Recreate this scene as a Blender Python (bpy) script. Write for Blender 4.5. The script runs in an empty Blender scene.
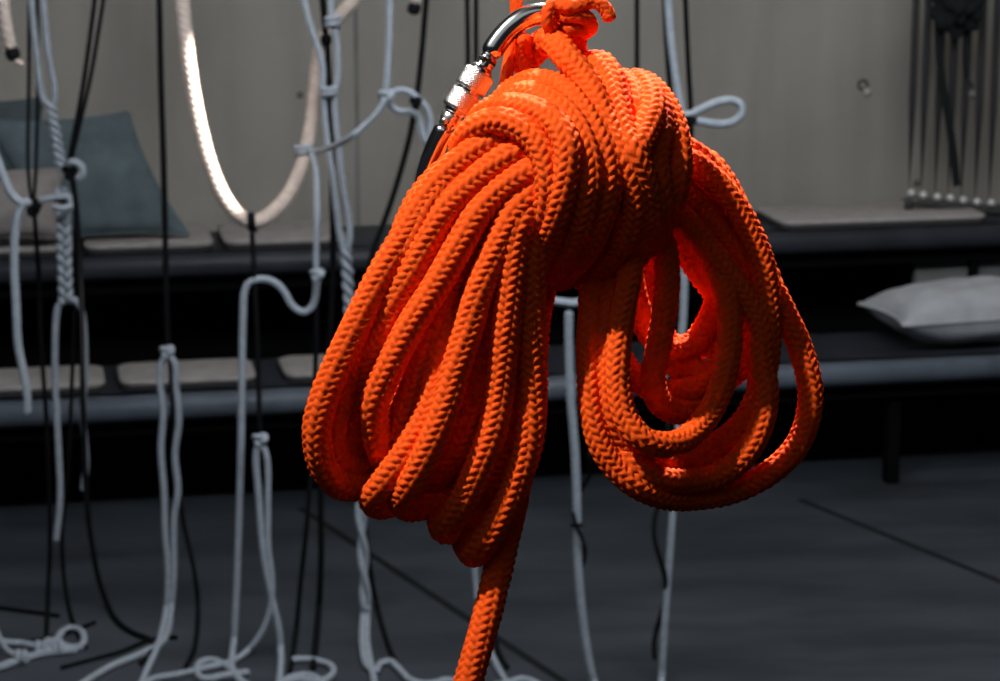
import bpy, math, random
import numpy as np
from mathutils import Vector, Matrix

random.seed(4)
rng = np.random.default_rng(7)
scene = bpy.context.scene
COL = scene.collection
PI = math.pi

# ------------------------------------------------------------------ camera
F = 85.0 / 36.0 * 1000.0
PITCH = math.radians(12.5)
CAM = np.array([0.0, 0.0, 2.07])
RIGHT = np.array([1.0, 0, 0])
FWD = np.array([0, math.cos(PITCH), -math.sin(PITCH)])
UP = np.array([0, math.sin(PITCH), math.cos(PITCH)])
D0 = 1.06                      # distance of the orange coil
S = D0 / F                     # metres per pixel at the coil

cd = bpy.data.cameras.new('camera')
cam = bpy.data.objects.new('camera', cd)
COL.objects.link(cam)
cam.location = CAM.tolist()
cam.rotation_euler = (PI / 2 - PITCH, 0, 0)
cd.lens = 85
cd.sensor_width = 36
cd.clip_start = 0.05
cd.dof.use_dof = True
cd.dof.focus_distance = D0 - 0.03
cd.dof.aperture_fstop = 32
scene.camera = cam


def ray(px, py):
    return FWD + (px - 500) / F * RIGHT - (py - 340.5) / F * UP


def at(px, py, dz=0.0):
    """point near the coil, dz in coil pixels towards the camera"""
    return CAM + ray(px, py) * (D0 - dz * S)


def on_z(px, py, z):
    r = ray(px, py)
    return CAM + r * ((z - CAM[2]) / r[2])


def hang(px, py, Y, rad):
    """point of a cord hanging in the plane y=Y, lying on the floor when it gets there"""
    r = ray(px, py)
    p = CAM + r * (Y / r[1])
    if p[2] < rad:
        p = on_z(px, py, rad)
    return p


ANG = math.radians(11.5)        # the benches and wall run a little away to the right
BD = np.array([math.cos(ANG), math.sin(ANG), 0])
BN = np.array([-math.sin(ANG), math.cos(ANG), 0])
B0 = np.array([0, 7.35, 0])


def on_bench(px, py, off):
    """ray against the upright plane parallel to the benches, off metres behind the upper edge"""
    r = ray(px, py)
    t = (np.dot(BN, B0) + off - np.dot(BN, CAM)) / np.dot(BN, r)
    return CAM + r * t


def bl(p):
    """world -> bench frame (along, depth, z)"""
    q = np.asarray(p) - B0
    return float(np.dot(q, BD)), float(np.dot(q, BN)), float(p[2])


# --------------------------------------------------------------- materials
def new_mat(name):
    m = bpy.data.materials.new(name)
    m.use_nodes = True
    nt = m.node_tree
    return m, nt, nt.nodes['Principled BSDF']


def mat(name, col, rough=0.7, metal=0.0, noise=0.0, nscale=30, bump=0.0, bscale=200, sheen=0.0, spec=0.3):
    m, nt, b = new_mat(name)
    b.inputs['Roughness'].default_value = rough
    b.inputs['Metallic'].default_value = metal
    b.inputs['Specular IOR Level'].default_value = spec
    b.inputs['Base Color'].default_value = (*col, 1)
    if sheen:
        b.inputs['Sheen Weight'].default_value = sheen
        b.inputs['Sheen Roughness'].default_value = 0.4
        b.inputs['Sheen Tint'].default_value = (*col, 1)
    tc = nt.nodes.new('ShaderNodeTexCoord')
    if noise:
        n = nt.nodes.new('ShaderNodeTexNoise')
        n.inputs['Scale'].default_value = nscale
        n.inputs['Detail'].default_value = 5
        nt.links.new(tc.outputs['Object'], n.inputs['Vector'])
        r = nt.nodes.new('ShaderNodeValToRGB')
        r.color_ramp.elements[0].position = 0.3
        r.color_ramp.elements[1].position = 0.7
        r.color_ramp.elements[0].color = (*[c * (1 - noise) for c in col], 1)
        r.color_ramp.elements[1].color = (*[min(1, c * (1 + noise)) for c in col], 1)
        nt.links.new(n.outputs['Fac'], r.inputs['Fac'])
        nt.links.new(r.outputs['Color'], b.inputs['Base Color'])
    if bump:
        n2 = nt.nodes.new('ShaderNodeTexNoise')
        n2.inputs['Scale'].default_value = bscale
        n2.inputs['Detail'].default_value = 3
        nt.links.new(tc.outputs['Object'], n2.inputs['Vector'])
        bp = nt.nodes.new('ShaderNodeBump')
        bp.inputs['Strength'].default_value = bump
        bp.inputs['Distance'].default_value = 0.002
        nt.links.new(n2.outputs['Fac'], bp.inputs['Height'])
        nt.links.new(bp.outputs['Normal'], b.inputs['Normal'])
    return m


M_orange = mat('orange_braid', (0.93, 0.102, 0.008), 0.75, noise=0.08, nscale=260, bump=0.3, bscale=1800, spec=0.12)
M_orange2 = mat('orange_cord', (0.86, 0.085, 0.007), 0.75, noise=0.10, nscale=300, bump=0.3, bscale=2200, spec=0.12)
M_steel = mat('polished_steel', (0.80, 0.82, 0.84), 0.16, 1.0)
M_steel2 = mat('knurled_steel', (0.84, 0.84, 0.84), 0.28, 1.0)
M_dark = mat('dark_gap', (0.01, 0.01, 0.011), 0.5)
M_white = mat('white_cord', (0.275, 0.30, 0.335), 0.85, noise=0.12, nscale=60, bump=0.3, bscale=300)  # white cord, the cold ambient tint is put into its base colour
M_thick = mat('natural_rope', (0.45, 0.365, 0.315), 0.85, noise=0.15, nscale=40, bump=0.4, bscale=220)
M_black = mat('black_cord', (0.005, 0.005, 0.006), 0.85, bump=0.2, spec=0.1)
M_bench = mat('bench_paint', (0.024, 0.026, 0.034), 0.5, noise=0.25, nscale=6, bump=0.1, bscale=60)
M_benchdark = mat('bench_inner', (0.003, 0.003, 0.0035), 0.9, spec=0.05)  # near-black, the shade under the benches is put into this colour
M_rail = mat('nosing_highlight', (0.085, 0.10, 0.125), 0.45, noise=0.2, nscale=9)  # bluish highlight along the lower bench edge, put into the colour
M_panel = mat('bench_panel', (0.16, 0.16, 0.155), 0.8, noise=0.2, nscale=8)
M_pad = mat('pad_cloth', (0.30, 0.275, 0.265), 0.95, noise=0.12, nscale=25, bump=0.3)
M_padshadow = mat('pad_shadow', (0.03, 0.029, 0.03), 0.95)  # near-black underside, the shadow line below the pads put into colour
M_pil_blue = mat('slate_cloth', (0.090, 0.118, 0.130), 0.95, noise=0.22, nscale=12, bump=0.3)
M_pil_dark = mat('dark_slate_cloth', (0.060, 0.075, 0.083), 0.95, noise=0.22, nscale=12, bump=0.3)
M_pil_beige = mat('taupe_cloth', (0.24, 0.215, 0.205), 0.95, noise=0.15, nscale=12, bump=0.3)
M_pil_grey = mat('grey_cloth', (0.36, 0.365, 0.385), 0.95, noise=0.12, nscale=12, bump=0.3)
M_rod = mat('dark_steel_rod', (0.035, 0.035, 0.037), 0.5, 0.3)
M_rackbar = mat('rack_bar', (0.09, 0.09, 0.09), 0.4, 0.6)
M_knob = mat('pale_knob', (0.55, 0.55, 0.54), 0.3, 0.2)
M_bag = mat('black_cloth', (0.004, 0.006, 0.007), 0.9, noise=0.3, nscale=20, bump=0.5)
M_hole = mat('hole', (0.05, 0.05, 0.05), 0.9)
M_plug = mat('plug', (0.36, 0.34, 0.31), 0.9)
M_seam = mat('seam', (0.004, 0.004, 0.005), 0.9)
M_cloth_pink = mat('frayed_tip', (0.62, 0.46, 0.40), 0.9)


for _m in (M_orange,):
    _b = _m.node_tree.nodes['Principled BSDF']
    _b.inputs['Subsurface Weight'].default_value = 0.18
    _b.inputs['Subsurface Radius'].default_value = (1.0, 0.16, 0.04)
    _b.inputs['Subsurface Scale'].default_value = 0.006


def wall_mat():
    m, nt, b = new_mat('concrete_wall')
    b.inputs['Roughness'].default_value = 0.9
    tc = nt.nodes.new('ShaderNodeTexCoord')
    n = nt.nodes.new('ShaderNodeTexNoise')
    n.inputs['Scale'].default_value = 1.6
    n.inputs['Detail'].default_value = 6
    nt.links.new(tc.outputs['Object'], n.inputs['Vector'])
    r = nt.nodes.new('ShaderNodeValToRGB')
    r.color_ramp.elements[0].position = 0.28
    r.color_ramp.elements[1].position = 0.75
    r.color_ramp.elements[0].color = (0.222, 0.205, 0.180, 1)
    r.color_ramp.elements[1].color = (0.300, 0.280, 0.250, 1)
    nt.links.new(n.outputs['Fac'], r.inputs['Fac'])
    # stains running down the concrete
    mp = nt.nodes.new('ShaderNodeMapping')
    mp.inputs['Scale'].default_value = (5, 1, 0.5)
    nt.links.new(tc.outputs['Object'], mp.inputs['Vector'])
    n2 = nt.nodes.new('ShaderNodeTexNoise')
    n2.inputs['Scale'].default_value = 1.1
    n2.inputs['Detail'].default_value = 3
    nt.links.new(mp.outputs['Vector'], n2.inputs['Vector'])
    r2 = nt.nodes.new('ShaderNodeValToRGB')
    r2.color_ramp.elements[0].position = 0.25
    r2.color_ramp.elements[1].position = 0.55
    r2.color_ramp.elements[0].color = (0.72, 0.72, 0.74, 1)
    r2.color_ramp.elements[1].color = (1, 1, 1, 1)
    nt.links.new(n2.outputs['Fac'], r2.inputs['Fac'])
    mx = nt.nodes.new('ShaderNodeMixRGB')
    mx.blend_type = 'MULTIPLY'
    mx.inputs['Fac'].default_value = 0.8
    nt.links.new(r.outputs['Color'], mx.inputs['Color1'])
    nt.links.new(r2.outputs['Color'], mx.inputs['Color2'])
    nt.links.new(mx.outputs['Color'], b.inputs['Base Color'])
    n3 = nt.nodes.new('ShaderNodeTexNoise')
    n3.inputs['Scale'].default_value = 60
    nt.links.new(tc.outputs['Object'], n3.inputs['Vector'])
    bp = nt.nodes.new('ShaderNodeBump')
    bp.inputs['Strength'].default_value = 0.15
    bp.inputs['Distance'].default_value = 0.01
    nt.links.new(n3.outputs['Fac'], bp.inputs['Height'])
    nt.links.new(bp.outputs['Normal'], b.inputs['Normal'])
    return m


def floor_mat():
    m, nt, b = new_mat('dark_floor')
    b.inputs['Roughness'].default_value = 0.6
    b.inputs['Specular IOR Level'].default_value = 0.25
    tc = nt.nodes.new('ShaderNodeTexCoord')
    mp = nt.nodes.new('ShaderNodeMapping')
    mp.inputs['Rotation'].default_value = (0, 0, -0.2)
    mp.inputs['Scale'].default_value = (0.6, 1.6, 1)
    nt.links.new(tc.outputs['Object'], mp.inputs['Vector'])
    n = nt.nodes.new('ShaderNodeTexNoise')
    n.inputs['Scale'].default_value = 2.2
    n.inputs['Detail'].default_value = 7
    n.inputs['Roughness'].default_value = 0.65
    nt.links.new(mp.outputs['Vector'], n.inputs['Vector'])
    r = nt.nodes.new('ShaderNodeValToRGB')
    e = r.color_ramp.elements
    e[0].position = 0.30
    e[1].position = 0.72
    e[0].color = (0.018, 0.021, 0.026, 1)
    e[1].color = (0.058, 0.064, 0.076, 1)
    nt.links.new(n.outputs['Fac'], r.inputs['Fac'])
    nt.links.new(r.outputs['Color'], b.inputs['Base Color'])
    return m


M_wall, M_floor = wall_mat(), floor_mat()
M_ceil = mat('ceiling_paint', (0.25, 0.25, 0.25), 0.9)


# ------------------------------------------------------------- mesh helpers
def link_mesh(name, verts, faces, m, parent=None, smooth=True):
    me = bpy.data.meshes.new(name)
    verts = np.asarray(verts, dtype=np.float64)
    faces = [list(map(int, f)) for f in faces] if not isinstance(faces, np.ndarray) else faces
    if isinstance(faces, np.ndarray):
        nv, nf = len(verts), len(faces)
        k = faces.shape[1]
        me.vertices.add(nv)
        me.vertices.foreach_set('co', verts.astype(np.float32).ravel())
        me.loops.add(nf * k)
        me.loops.foreach_set('vertex_index', faces.astype(np.int32).ravel())
        me.polygons.add(nf)
        me.polygons.foreach_set('loop_start', np.arange(0, nf * k, k, dtype=np.int32))
        me.polygons.foreach_set('loop_total', np.full(nf, k, dtype=np.int32))
        me.update(calc_edges=True)
        me.validate()
    else:
        me.from_pydata(verts.tolist(), [], faces)
    if smooth:
        me.polygons.foreach_set('use_smooth', np.ones(len(me.polygons), dtype=bool))
    me.materials.append(m)
    o = bpy.data.objects.new(name, me)
    COL.objects.link(o)
    if parent is not None:
        o.parent = parent
    return o


def tag(o, label=None, cat=None, group=None, kind=None):
    if label: o['label'] = label
    if cat: o['category'] = cat
    if group: o['group'] = group
    if kind: o['kind'] = kind
    return o


def empty(name, loc=(0, 0, 0), rz=0.0):
    o = bpy.data.objects.new(name, None)
    o.empty_display_size = 0.05
    COL.objects.link(o)
    o.location = tuple(float(x) for x in loc)
    o.rotation_euler = (0, 0, rz)
    return o


def spline(pts, ds):
    """centripetal Catmull-Rom through pts, resampled evenly"""
    P = np.asarray(pts, dtype=float)
    P = np.vstack([2 * P[0] - P[1], P, 2 * P[-1] - P[-2]])
    out = []
    for i in range(1, len(P) - 2):
        p0, p1, p2, p3 = P[i - 1], P[i], P[i + 1], P[i + 2]
        t0 = 0.0
        t1 = t0 + max(np.linalg.norm(p1 - p0), 1e-9) ** 0.5
        t2 = t1 + max(np.linalg.norm(p2 - p1), 1e-9) ** 0.5
        t3 = t2 + max(np.linalg.norm(p3 - p2), 1e-9) ** 0.5
        t = np.linspace(t1, t2, 24, endpoint=False)[:, None]
        A1 = (t1 - t) / (t1 - t0) * p0 + (t - t0) / (t1 - t0) * p1
        A2 = (t2 - t) / (t2 - t1) * p1 + (t - t1) / (t2 - t1) * p2
        A3 = (t3 - t) / (t3 - t2) * p2 + (t - t2) / (t3 - t2) * p3
        B1 = (t2 - t) / (t2 - t0) * A1 + (t - t0) / (t2 - t0) * A2
        B2 = (t3 - t) / (t3 - t1) * A2 + (t - t1) / (t3 - t1) * A3
        out.append((t2 - t) / (t2 - t1) * B1 + (t - t1) / (t2 - t1) * B2)
    out.append(P[-2][None])
    Q = np.vstack(out)
    # light smoothing of kinks
    for _ in range(6):
        Q[1:-1] = 0.25 * Q[:-2] + 0.5 * Q[1:-1] + 0.25 * Q[2:]
    L = np.concatenate([[0], np.cumsum(np.linalg.norm(np.diff(Q, axis=0), axis=1))])
    n = max(4, int(L[-1] / ds) + 1)
    s = np.linspace(0, L[-1], n)
    R = np.stack([np.interp(s, L, Q[:, k]) for k in range(3)], axis=1)
    return R, s


def frames(C):
    T = np.gradient(C, axis=0)
    T /= np.linalg.norm(T, axis=1)[:, None] + 1e-12
    n = len(C)
    U = np.zeros_like(C)
    ref = np.array([0.3, -0.9, 0.2])
    u = ref - np.dot(ref, T[0]) * T[0]
    if np.linalg.norm(u) < 1e-3:
        u = np.array([1.0, 0, 0]) - T[0][0] * T[0]
    U[0] = u / np.linalg.norm(u)
    for i in range(1, n):
        u = U[i - 1] - np.dot(U[i - 1], T[i]) * T[i]
        U[i] = u / (np.linalg.norm(u) + 1e-12)
    return T, U, np.cross(T, U)


def sweep(pts, r, mode='plain', segs=12, ds=None, pitch=None, cols=8, depth=0.14, phase=0.0, twist=0.0, rend=True, skew=0.85):
    """rope surface swept along pts -> verts, quads"""
    ds = ds or r * 0.5
    C, s = spline(pts, ds)
    T, U, V = frames(C)
    th = np.linspace(0, 2 * PI, segs, endpoint=False)[None, :]
    ss = s[:, None]
    pitch = pitch or r * 0.55
    if mode == 'braid':
        u = (th / (2 * PI) + twist * ss + phase) * cols
        c = np.floor(u)
        x = u - c - 0.5
        par = np.mod(c, 2)
        d = np.where(par > 0.5, 1.0, -1.0)
        a = ss / pitch + d * x * skew + 0.5 * par
        h = np.abs(np.sin(PI * a)) ** 0.75 * np.sqrt(np.clip(1 - (2 * np.abs(x)) ** 3.0, 0, 1))
        # small irregularity of the stitches
        k = np.floor(a) * 12.9898 + c * 78.233
        j = np.mod(np.abs(np.sin(k) * 43758.5453), 1.0)
        rad = r * (1 - depth * 0.75 + depth * (0.9 + 0.2 * j) * h)
    elif mode == 'laid':
        a = th * 1.5 + PI * ss / pitch
        h = np.abs(np.sin(a)) ** 0.7
        rad = r * (1 - depth + depth * h)
    else:
        rad = np.full((len(C), segs), r)
    if rend:
        L = s[-1]
        e = np.minimum(s, L - s)
        k = np.clip(e / (0.8 * r), 0, 1)
        k = np.sqrt(1 - (1 - k) ** 2) * 0.97 + 0.03
        rad = rad * k[:, None]
    co = np.cos(th)[..., None]
    si = np.sin(th)[..., None]
    P = C[:, None, :] + rad[..., None] * (co * U[:, None, :] + si * V[:, None, :])
    n = len(C)
    verts = P.reshape(-1, 3)
    i = np.arange(n - 1)[:, None] * segs
    j = np.arange(segs)[None, :]
    j2 = (j + 1) % segs
    q = np.stack([i + j, i + segs + j, i + segs + j2, i + j2], axis=-1).reshape(-1, 4)
    # close both ends
    verts = np.vstack([verts, C[0], C[-1]])
    a0, a1 = len(verts) - 2, len(verts) - 1
    jj = np.arange(segs)
    c0 = np.stack([np.full(segs, a0), jj, (jj + 1) % segs, np.full(segs, a0)], axis=1)
    base = (n - 1) * segs
    c1 = np.stack([np.full(segs, a1), base + (jj + 1) % segs, base + jj, np.full(segs, a1)], axis=1)
    tris = np.vstack([c0, c1])[:, :3]
    return verts, q, tris


def rope(name, strands, m, parent=None, origin=None, **kw):
    """one mesh from one or more swept strands"""
    vs, fs = [], []
    off = 0
    for pts in strands:
        r = kw['r']
        v, q, t = sweep(pts, **kw)
        vs.append(v)
        fs.extend((q + off).tolist())
        fs.extend((t + off).tolist())
        off += len(v)
    V = np.vstack(vs)
    o0 = np.zeros(3) if origin is None else np.asarray(origin)
    return link_mesh(name, V - o0, fs, m, parent)


def box(x0, x1, y0, y1, z0, z1):
    v = [(x, y, z) for x in (x0, x1) for y in (y0, y1) for z in (z0, z1)]
    f = [(0, 1, 3, 2), (4, 6, 7, 5), (0, 4, 5, 1), (2, 3, 7, 6), (0, 2, 6, 4), (1, 5, 7, 3)]
    return v, f


def box_obj(name, b, m, parent=None, bevel=0.0, segs=3, smooth=False):
    v, f = box(*b)
    o = link_mesh(name, v, f, m, parent, smooth=smooth)
    if bevel:
        md = o.modifiers.new('bevel', 'BEVEL')
        md.width = bevel
        md.segments = segs
        o.data.polygons.foreach_set('use_smooth', np.ones(len(o.data.polygons), dtype=bool))
    return o


def lathe(prof, center, axis=(0, 0, 1), n=18):
    ax = np.asarray(axis, float)
    ax /= np.linalg.norm(ax)
    t = np.array([1.0, 0, 0]) if abs(ax[0]) < 0.9 else np.array([0, 1.0, 0])
    u = np.cross(ax, t); u /= np.linalg.norm(u)
    w_ = np.cross(ax, u)
    v, f = [], []
    for r_, h_ in prof:
        for k in range(n):
            a = 2 * PI * k / n
            v.append(np.asarray(center) + ax * h_ + r_ * (math.cos(a) * u + math.sin(a) * w_))
    for i in range(len(prof) - 1):
        for k in range(n):
            f.append((i * n + k, i * n + (k + 1) % n, (i + 1) * n + (k + 1) % n, (i + 1) * n + k))
    f.append(list(range(n))[::-1])
    f.append([(len(prof) - 1) * n + k for k in range(n)])
    return v, f


# --------------------------------------------------------------- the setting
CEIL = 3.6
rm = empty('room_frame_marker') if False else None
o = link_mesh('floor', *box(-9, 9, -2.5, 12, -0.1, 0.0), M_floor, smooth=False)
tag(o, kind='structure')


def in_bench(o):
    o.location = B0.tolist()
    o.rotation_euler = (0, 0, ANG)
    return o


WALLD = 0.42
w = in_bench(link_mesh('wall_back', *box(-8, 8, WALLD, WALLD + 0.2, -0.1, CEIL + 0.6), M_wall, smooth=False))
tag(w, kind='structure')
o = link_mesh('ceiling', *box(-9, 9, -2.5, 12, CEIL, CEIL + 0.1), M_ceil, smooth=False)
tag(o, kind='structure')


# vertical joints of the concrete shuttering, and its tie holes
for px in (357, 1015, -300):
    x = bl(on_bench(px, 120, WALLD))[0]
    j = box_obj('panel_joint', (x - 0.007, x + 0.007, WALLD - 0.002, WALLD + 0.01, 0.0, CEIL), M_panel, w)
for px, py in ((863, 85), (968, 87), (300, 95)):
    x, _, z = bl(on_bench(px, py, WALLD))
    vv, ff = [], []
    n = 20
    R0 = 0.017 if px > 500 else 0.008
    for k, (r_, d_) in enumerate(((R0 * 1.25, 0.0), (R0 * 1.1, -0.006), (R0 * 0.9, -0.006), (R0 * 0.6, 0.0005))):
        for a in range(n):
            vv.append((x + r_ * math.cos(2 * PI * a / n), WALLD + d_, z + r_ * math.sin(2 * PI * a / n)))
    for k in range(3):
        for a in range(n):
            ff.append((k * n + a, k * n + (a + 1) % n, (k + 1) * n + (a + 1) % n, (k + 1) * n + a))
    ff.append([3 * n + a for a in range(n)])
    link_mesh('tie_hole', vv, ff, M_seam if px < 500 else M_hole, w)
    if px > 500:
        vv, ff = lathe([(0.016, 0.0), (0.014, 0.008), (0.004, 0.010)], (x + 0.014, WALLD, z - 0.024), (0, -1, 0))
        link_mesh('plug', vv, ff, M_plug, w)


# floor seams
def seam(i, a, b_, wd=0.012):
    p, q = on_z(*a, 0.0), on_z(*b_, 0.0)
    d = (q - p) / np.linalg.norm(q - p)
    n = np.array([-d[1], d[0], 0]) * wd
    up = np.array([0, 0, 0.0015])
    v = [p - n, q - n, q + n, p + n, p - n + up, q - n + up, q + n + up, p + n + up]
    f = [(0, 3, 2, 1), (4, 5, 6, 7), (0, 1, 5, 4), (1, 2, 6, 5), (2, 3, 7, 6), (3, 0, 4, 7)]
    tag(link_mesh('trim_%d' % i, v, f, M_seam, smooth=False), kind='structure')


seam(1, (300, 508), (600, 706))
seam(2, (800, 500), (1060, 606))


# ---------------------------------------------------------------- benches
def profile_prism(prof, x0, x1):
    n = len(prof)
    v = [(x0, a, b) for a, b in prof] + [(x1, a, b) for a, b in prof]
    f = [(i, (i + 1) % n, n + (i + 1) % n, n + i) for i in range(n)]
    f.append(list(range(n))[::-1])
    f.append([n + i for i in range(n)])
    return v, f


def nosing(y, z, rad, n=9):
    """rounded front edge: half round of radius rad, centred at y"""
    pr = [(y + rad, z), (y, z)]
    for k in range(1, n):
        a = PI / 2 + PI * k / n
        pr.append((y + rad * math.cos(a) * 0.9, z - rad + rad * math.sin(a)))
    pr += [(y, z - 2 * rad), (y + rad, z - 2 * rad)]
    return pr


def bench(name, label, yfront, ztop, depth, legs, panel=None):
    root = empty(name, B0, ANG)
    tag(root, label, 'bench')
    box_obj('seat', (-5.5, 5.5, yfront + 0.03, yfront + depth, ztop - 0.05, ztop), M_bench, root)
    link_mesh('front_edge', *profile_prism(nosing(yfront + 0.02, ztop, 0.038), -5.5, 5.5), M_rail if ztop < 0.5 else M_bench, root)
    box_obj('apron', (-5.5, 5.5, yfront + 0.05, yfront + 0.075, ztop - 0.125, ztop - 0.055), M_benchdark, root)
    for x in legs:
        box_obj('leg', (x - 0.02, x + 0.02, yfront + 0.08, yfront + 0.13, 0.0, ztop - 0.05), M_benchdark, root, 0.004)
    box_obj('riser', (-5.5, 5.5, yfront + depth - 0.03, yfront + depth - 0.005, 0.0, ztop - 0.05), M_benchdark, root)  # dark sheet standing in for the shaded open space below the seat
    return root


ub = bench('bench', 'long dark upper bench in front of the concrete wall, grey pads along it', 0.0, 0.755, 0.41, (-4.8, -2.4, 2.3, 4.8))
lb = bench('bench', 'long dark lower bench with rounded front edge coloured as a bluish highlight, thin pads along it', -0.45, 0.42, 0.43, (-4.4, -1.9, 1.2, 4.2))
# grey panels and a post below the right end of the upper bench
x0 = bl(on_bench(905, 270, 0.2))[0]
x1 = bl(on_bench(1040, 270, 0.2))[0]
xl = bl(on_bench(968, 270, 0.12))[0]
box_obj('back_panel', (x0, x1, 0.10, 0.13, 0.44, 0.70), M_panel, ub)
box_obj('post', (xl - 0.014, xl + 0.014, 0.06, 0.09, 0.42, 0.705), M_benchdark, ub, 0.003)


def pad(px0, px1, py, z, yoff, dep, label, th=0.032, group=None):
    xa = bl(on_z(px0, py, z))[0]
    xb = bl(on_z(px1, py, z))[0]
    root = empty('seat_pad', B0 + BD * (xa + xb) / 2 + BN * yoff + np.array([0, 0, z]), ANG)
    tag(root, label, 'seat pad', group)
    w2, d2 = (xb - xa) / 2, dep / 2
    rc = 0.05

    def rr(inset, n=7):
        pts = []
        for cx, cy, a0 in ((w2 - rc, d2 - rc, 0), (-w2 + rc, d2 - rc, PI / 2), (-w2 + rc, -d2 + rc, PI), (w2 - rc, -d2 + rc, 1.5 * PI)):
            for k in range(n):
                a = a0 + PI / 2 * k / (n - 1)
                pts.append((cx + (rc - inset) * math.cos(a), cy + (rc - inset) * math.sin(a)))
        return pts
    def stack(levels):
        v, f = [], []
        for zz, ins in levels:
            v += [(a, b, zz) for a, b in rr(ins)]
        n = len(rr(0))
        for k in range(len(levels) - 1):
            for a in range(n):
                f.append((k * n + a, k * n + (a + 1) % n, (k + 1) * n + (a + 1) % n, (k + 1) * n + a))
        f.append(list(range(n))[::-1])
        f.append([(len(levels) - 1) * n + a for a in range(n)])
        return v, f
    link_mesh('cushion_top', *stack([(th * 0.55, 0.004), (th * 0.7, 0), (th * 0.9, 0.002), (th, 0.012)]), M_pad, root)
    link_mesh('underside', *stack([(0.0, 0.004), (th * 0.2, 0), (th * 0.55, 0.003)]), M_padshadow, root)


G1 = 'pads on the lower bench'
pad(-60, 104, 380, 0.42, -0.45 + 0.20, 0.26, 'grey brown seat pad at the far left of the lower bench', group=G1)
pad(117, 254, 376, 0.42, -0.45 + 0.20, 0.26, 'grey brown seat pad behind the two twin white cords, second from left on lower bench', group=G1)
pad(279, 420, 371, 0.42, -0.45 + 0.20, 0.26, 'grey seat pad half hidden behind the orange coil on the lower bench', group=G1)
G2 = 'pads on the upper bench'
pad(-90, 74, 243, 0.755, 0.20, 0.34, 'grey seat pad under the taupe cushion on the upper bench', group=G2)
pad(82, 211, 243, 0.755, 0.20, 0.34, 'grey seat pad in front of the slate cushion on the upper bench', group=G2)
pad(219, 345, 240, 0.755, 0.20, 0.34, 'grey seat pad below the sagging thick white rope on the upper bench', group=G2)
pad(765, 985, 222, 0.755, 0.20, 0.34, 'long grey seat pad under the hanging rack on the upper bench', group=G2)


def pillow(name, label, wd, ht, th, m, M4, group=None, sag=0.0, shear=0.0):
    n = 30
    v, f = [], []
    for side in (1, -1):
        for i in range(n + 1):
            for j in range(n + 1):
                u, w_ = 2 * i / n - 1, 2 * j / n - 1
                pin = 1 - 0.10 * (1 - abs(w_) ** 2) * abs(u) ** 3
                pin2 = 1 - 0.10 * (1 - abs(u) ** 2) * abs(w_) ** 3
                t = (max(0, 1 - abs(u) ** 2.4) * max(0, 1 - abs(w_) ** 2.4)) ** 0.5
                wr = 0.05 * math.sin(7 * u + 3 * w_ + 2 * u * w_) * t + 0.03 * math.sin(11 * w_ - 5 * u + 3 * u * u) * t
                v.append((u * wd / 2 * pin - shear * w_ * ht / 2, -side * th / 2 * (t + wr) + 0.0, w_ * ht / 2 * pin2 - sag * (1 - u * u) * (w_ > 0) * w_))
    N = (n + 1) ** 2
    for sidx in range(2):
        for i in range(n):
            for j in range(n):
                a = sidx * N + i * (n + 1) + j
                q = (a, a + n + 1, a + n + 2, a + 1)
                f.append(q if sidx == 0 else q[::-1])
    root = empty(name)
    tag(root, label, 'cushion', group)
    root.matrix_world = M4
    link_mesh('cover', v, f, m, root)
    # welt cord round the edge
    ring = []
    for k in range(81):
        s_ = 8 * k / 80
        if s_ < 2: u, w_ = -1 + s_, -1
        elif s_ < 4: u, w_ = 1, -1 + (s_ - 2)
        elif s_ < 6: u, w_ = 1 - (s_ - 4), 1
        else: u, w_ = -1, 1 - (s_ - 6)
        pin = 1 - 0.10 * (1 - abs(w_) ** 2) * abs(u) ** 3
        pin2 = 1 - 0.10 * (1 - abs(u) ** 2) * abs(w_) ** 3
        ring.append((u * wd / 2 * pin - shear * w_ * ht / 2, 0, w_ * ht / 2 * pin2 - sag * (1 - u * u) * (w_ > 0) * w_))
    rope('seam_piping', [ring], m, root, r=0.005, segs=8, ds=0.012)
    return root


def placed(center, lean, roll, yaw=0.0):
    return Matrix.Translation(Vector(center.tolist())) @ Matrix.Rotation(ANG + yaw, 4, 'Z') @ Matrix.Rotation(lean, 4, 'X') @ Matrix.Rotation(roll, 4, 'Y')


pillow('cushion', 'slate blue cushion leaning on the wall above the left bench pads, one corner up', 0.46, 0.40, 0.12, M_pil_blue,
       placed(on_bench(84, 177, 0.17), -0.36, -0.02), 'cushions leaning at the left', shear=0.40)
pillow('cushion', 'dark cushion at the left frame edge behind the slate blue one', 0.46, 0.42, 0.13, M_pil_dark,
       placed(on_bench(-30, 165, 0.33), -0.16, 0.02), 'cushions leaning at the left')
pillow('cushion', 'taupe cushion at the left frame edge in front of the dark cushions', 0.40, 0.22, 0.12, M_pil_beige,
       placed(on_bench(-2, 205, 0.05), -0.3, 0.0), 'cushions leaning at the left')
c = on_bench(975, 318, -0.24)
c[2] = 0.42 + 0.108
pillow('cushion', 'plump grey cushion lying flat on the right end of the lower bench', 0.66, 0.36, 0.19, M_pil_grey,
       placed(c, -PI / 2, 0.0, 0.05))


# ------------------------------------------------------------ hanging rack at the right
def ball(center, r_, n=16):
    prof = [(max(1e-4, r_ * math.sin(PI * k / 10)), -r_ * math.cos(PI * k / 10)) for k in range(11)]
    return lathe(prof, center, n=n)


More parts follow.
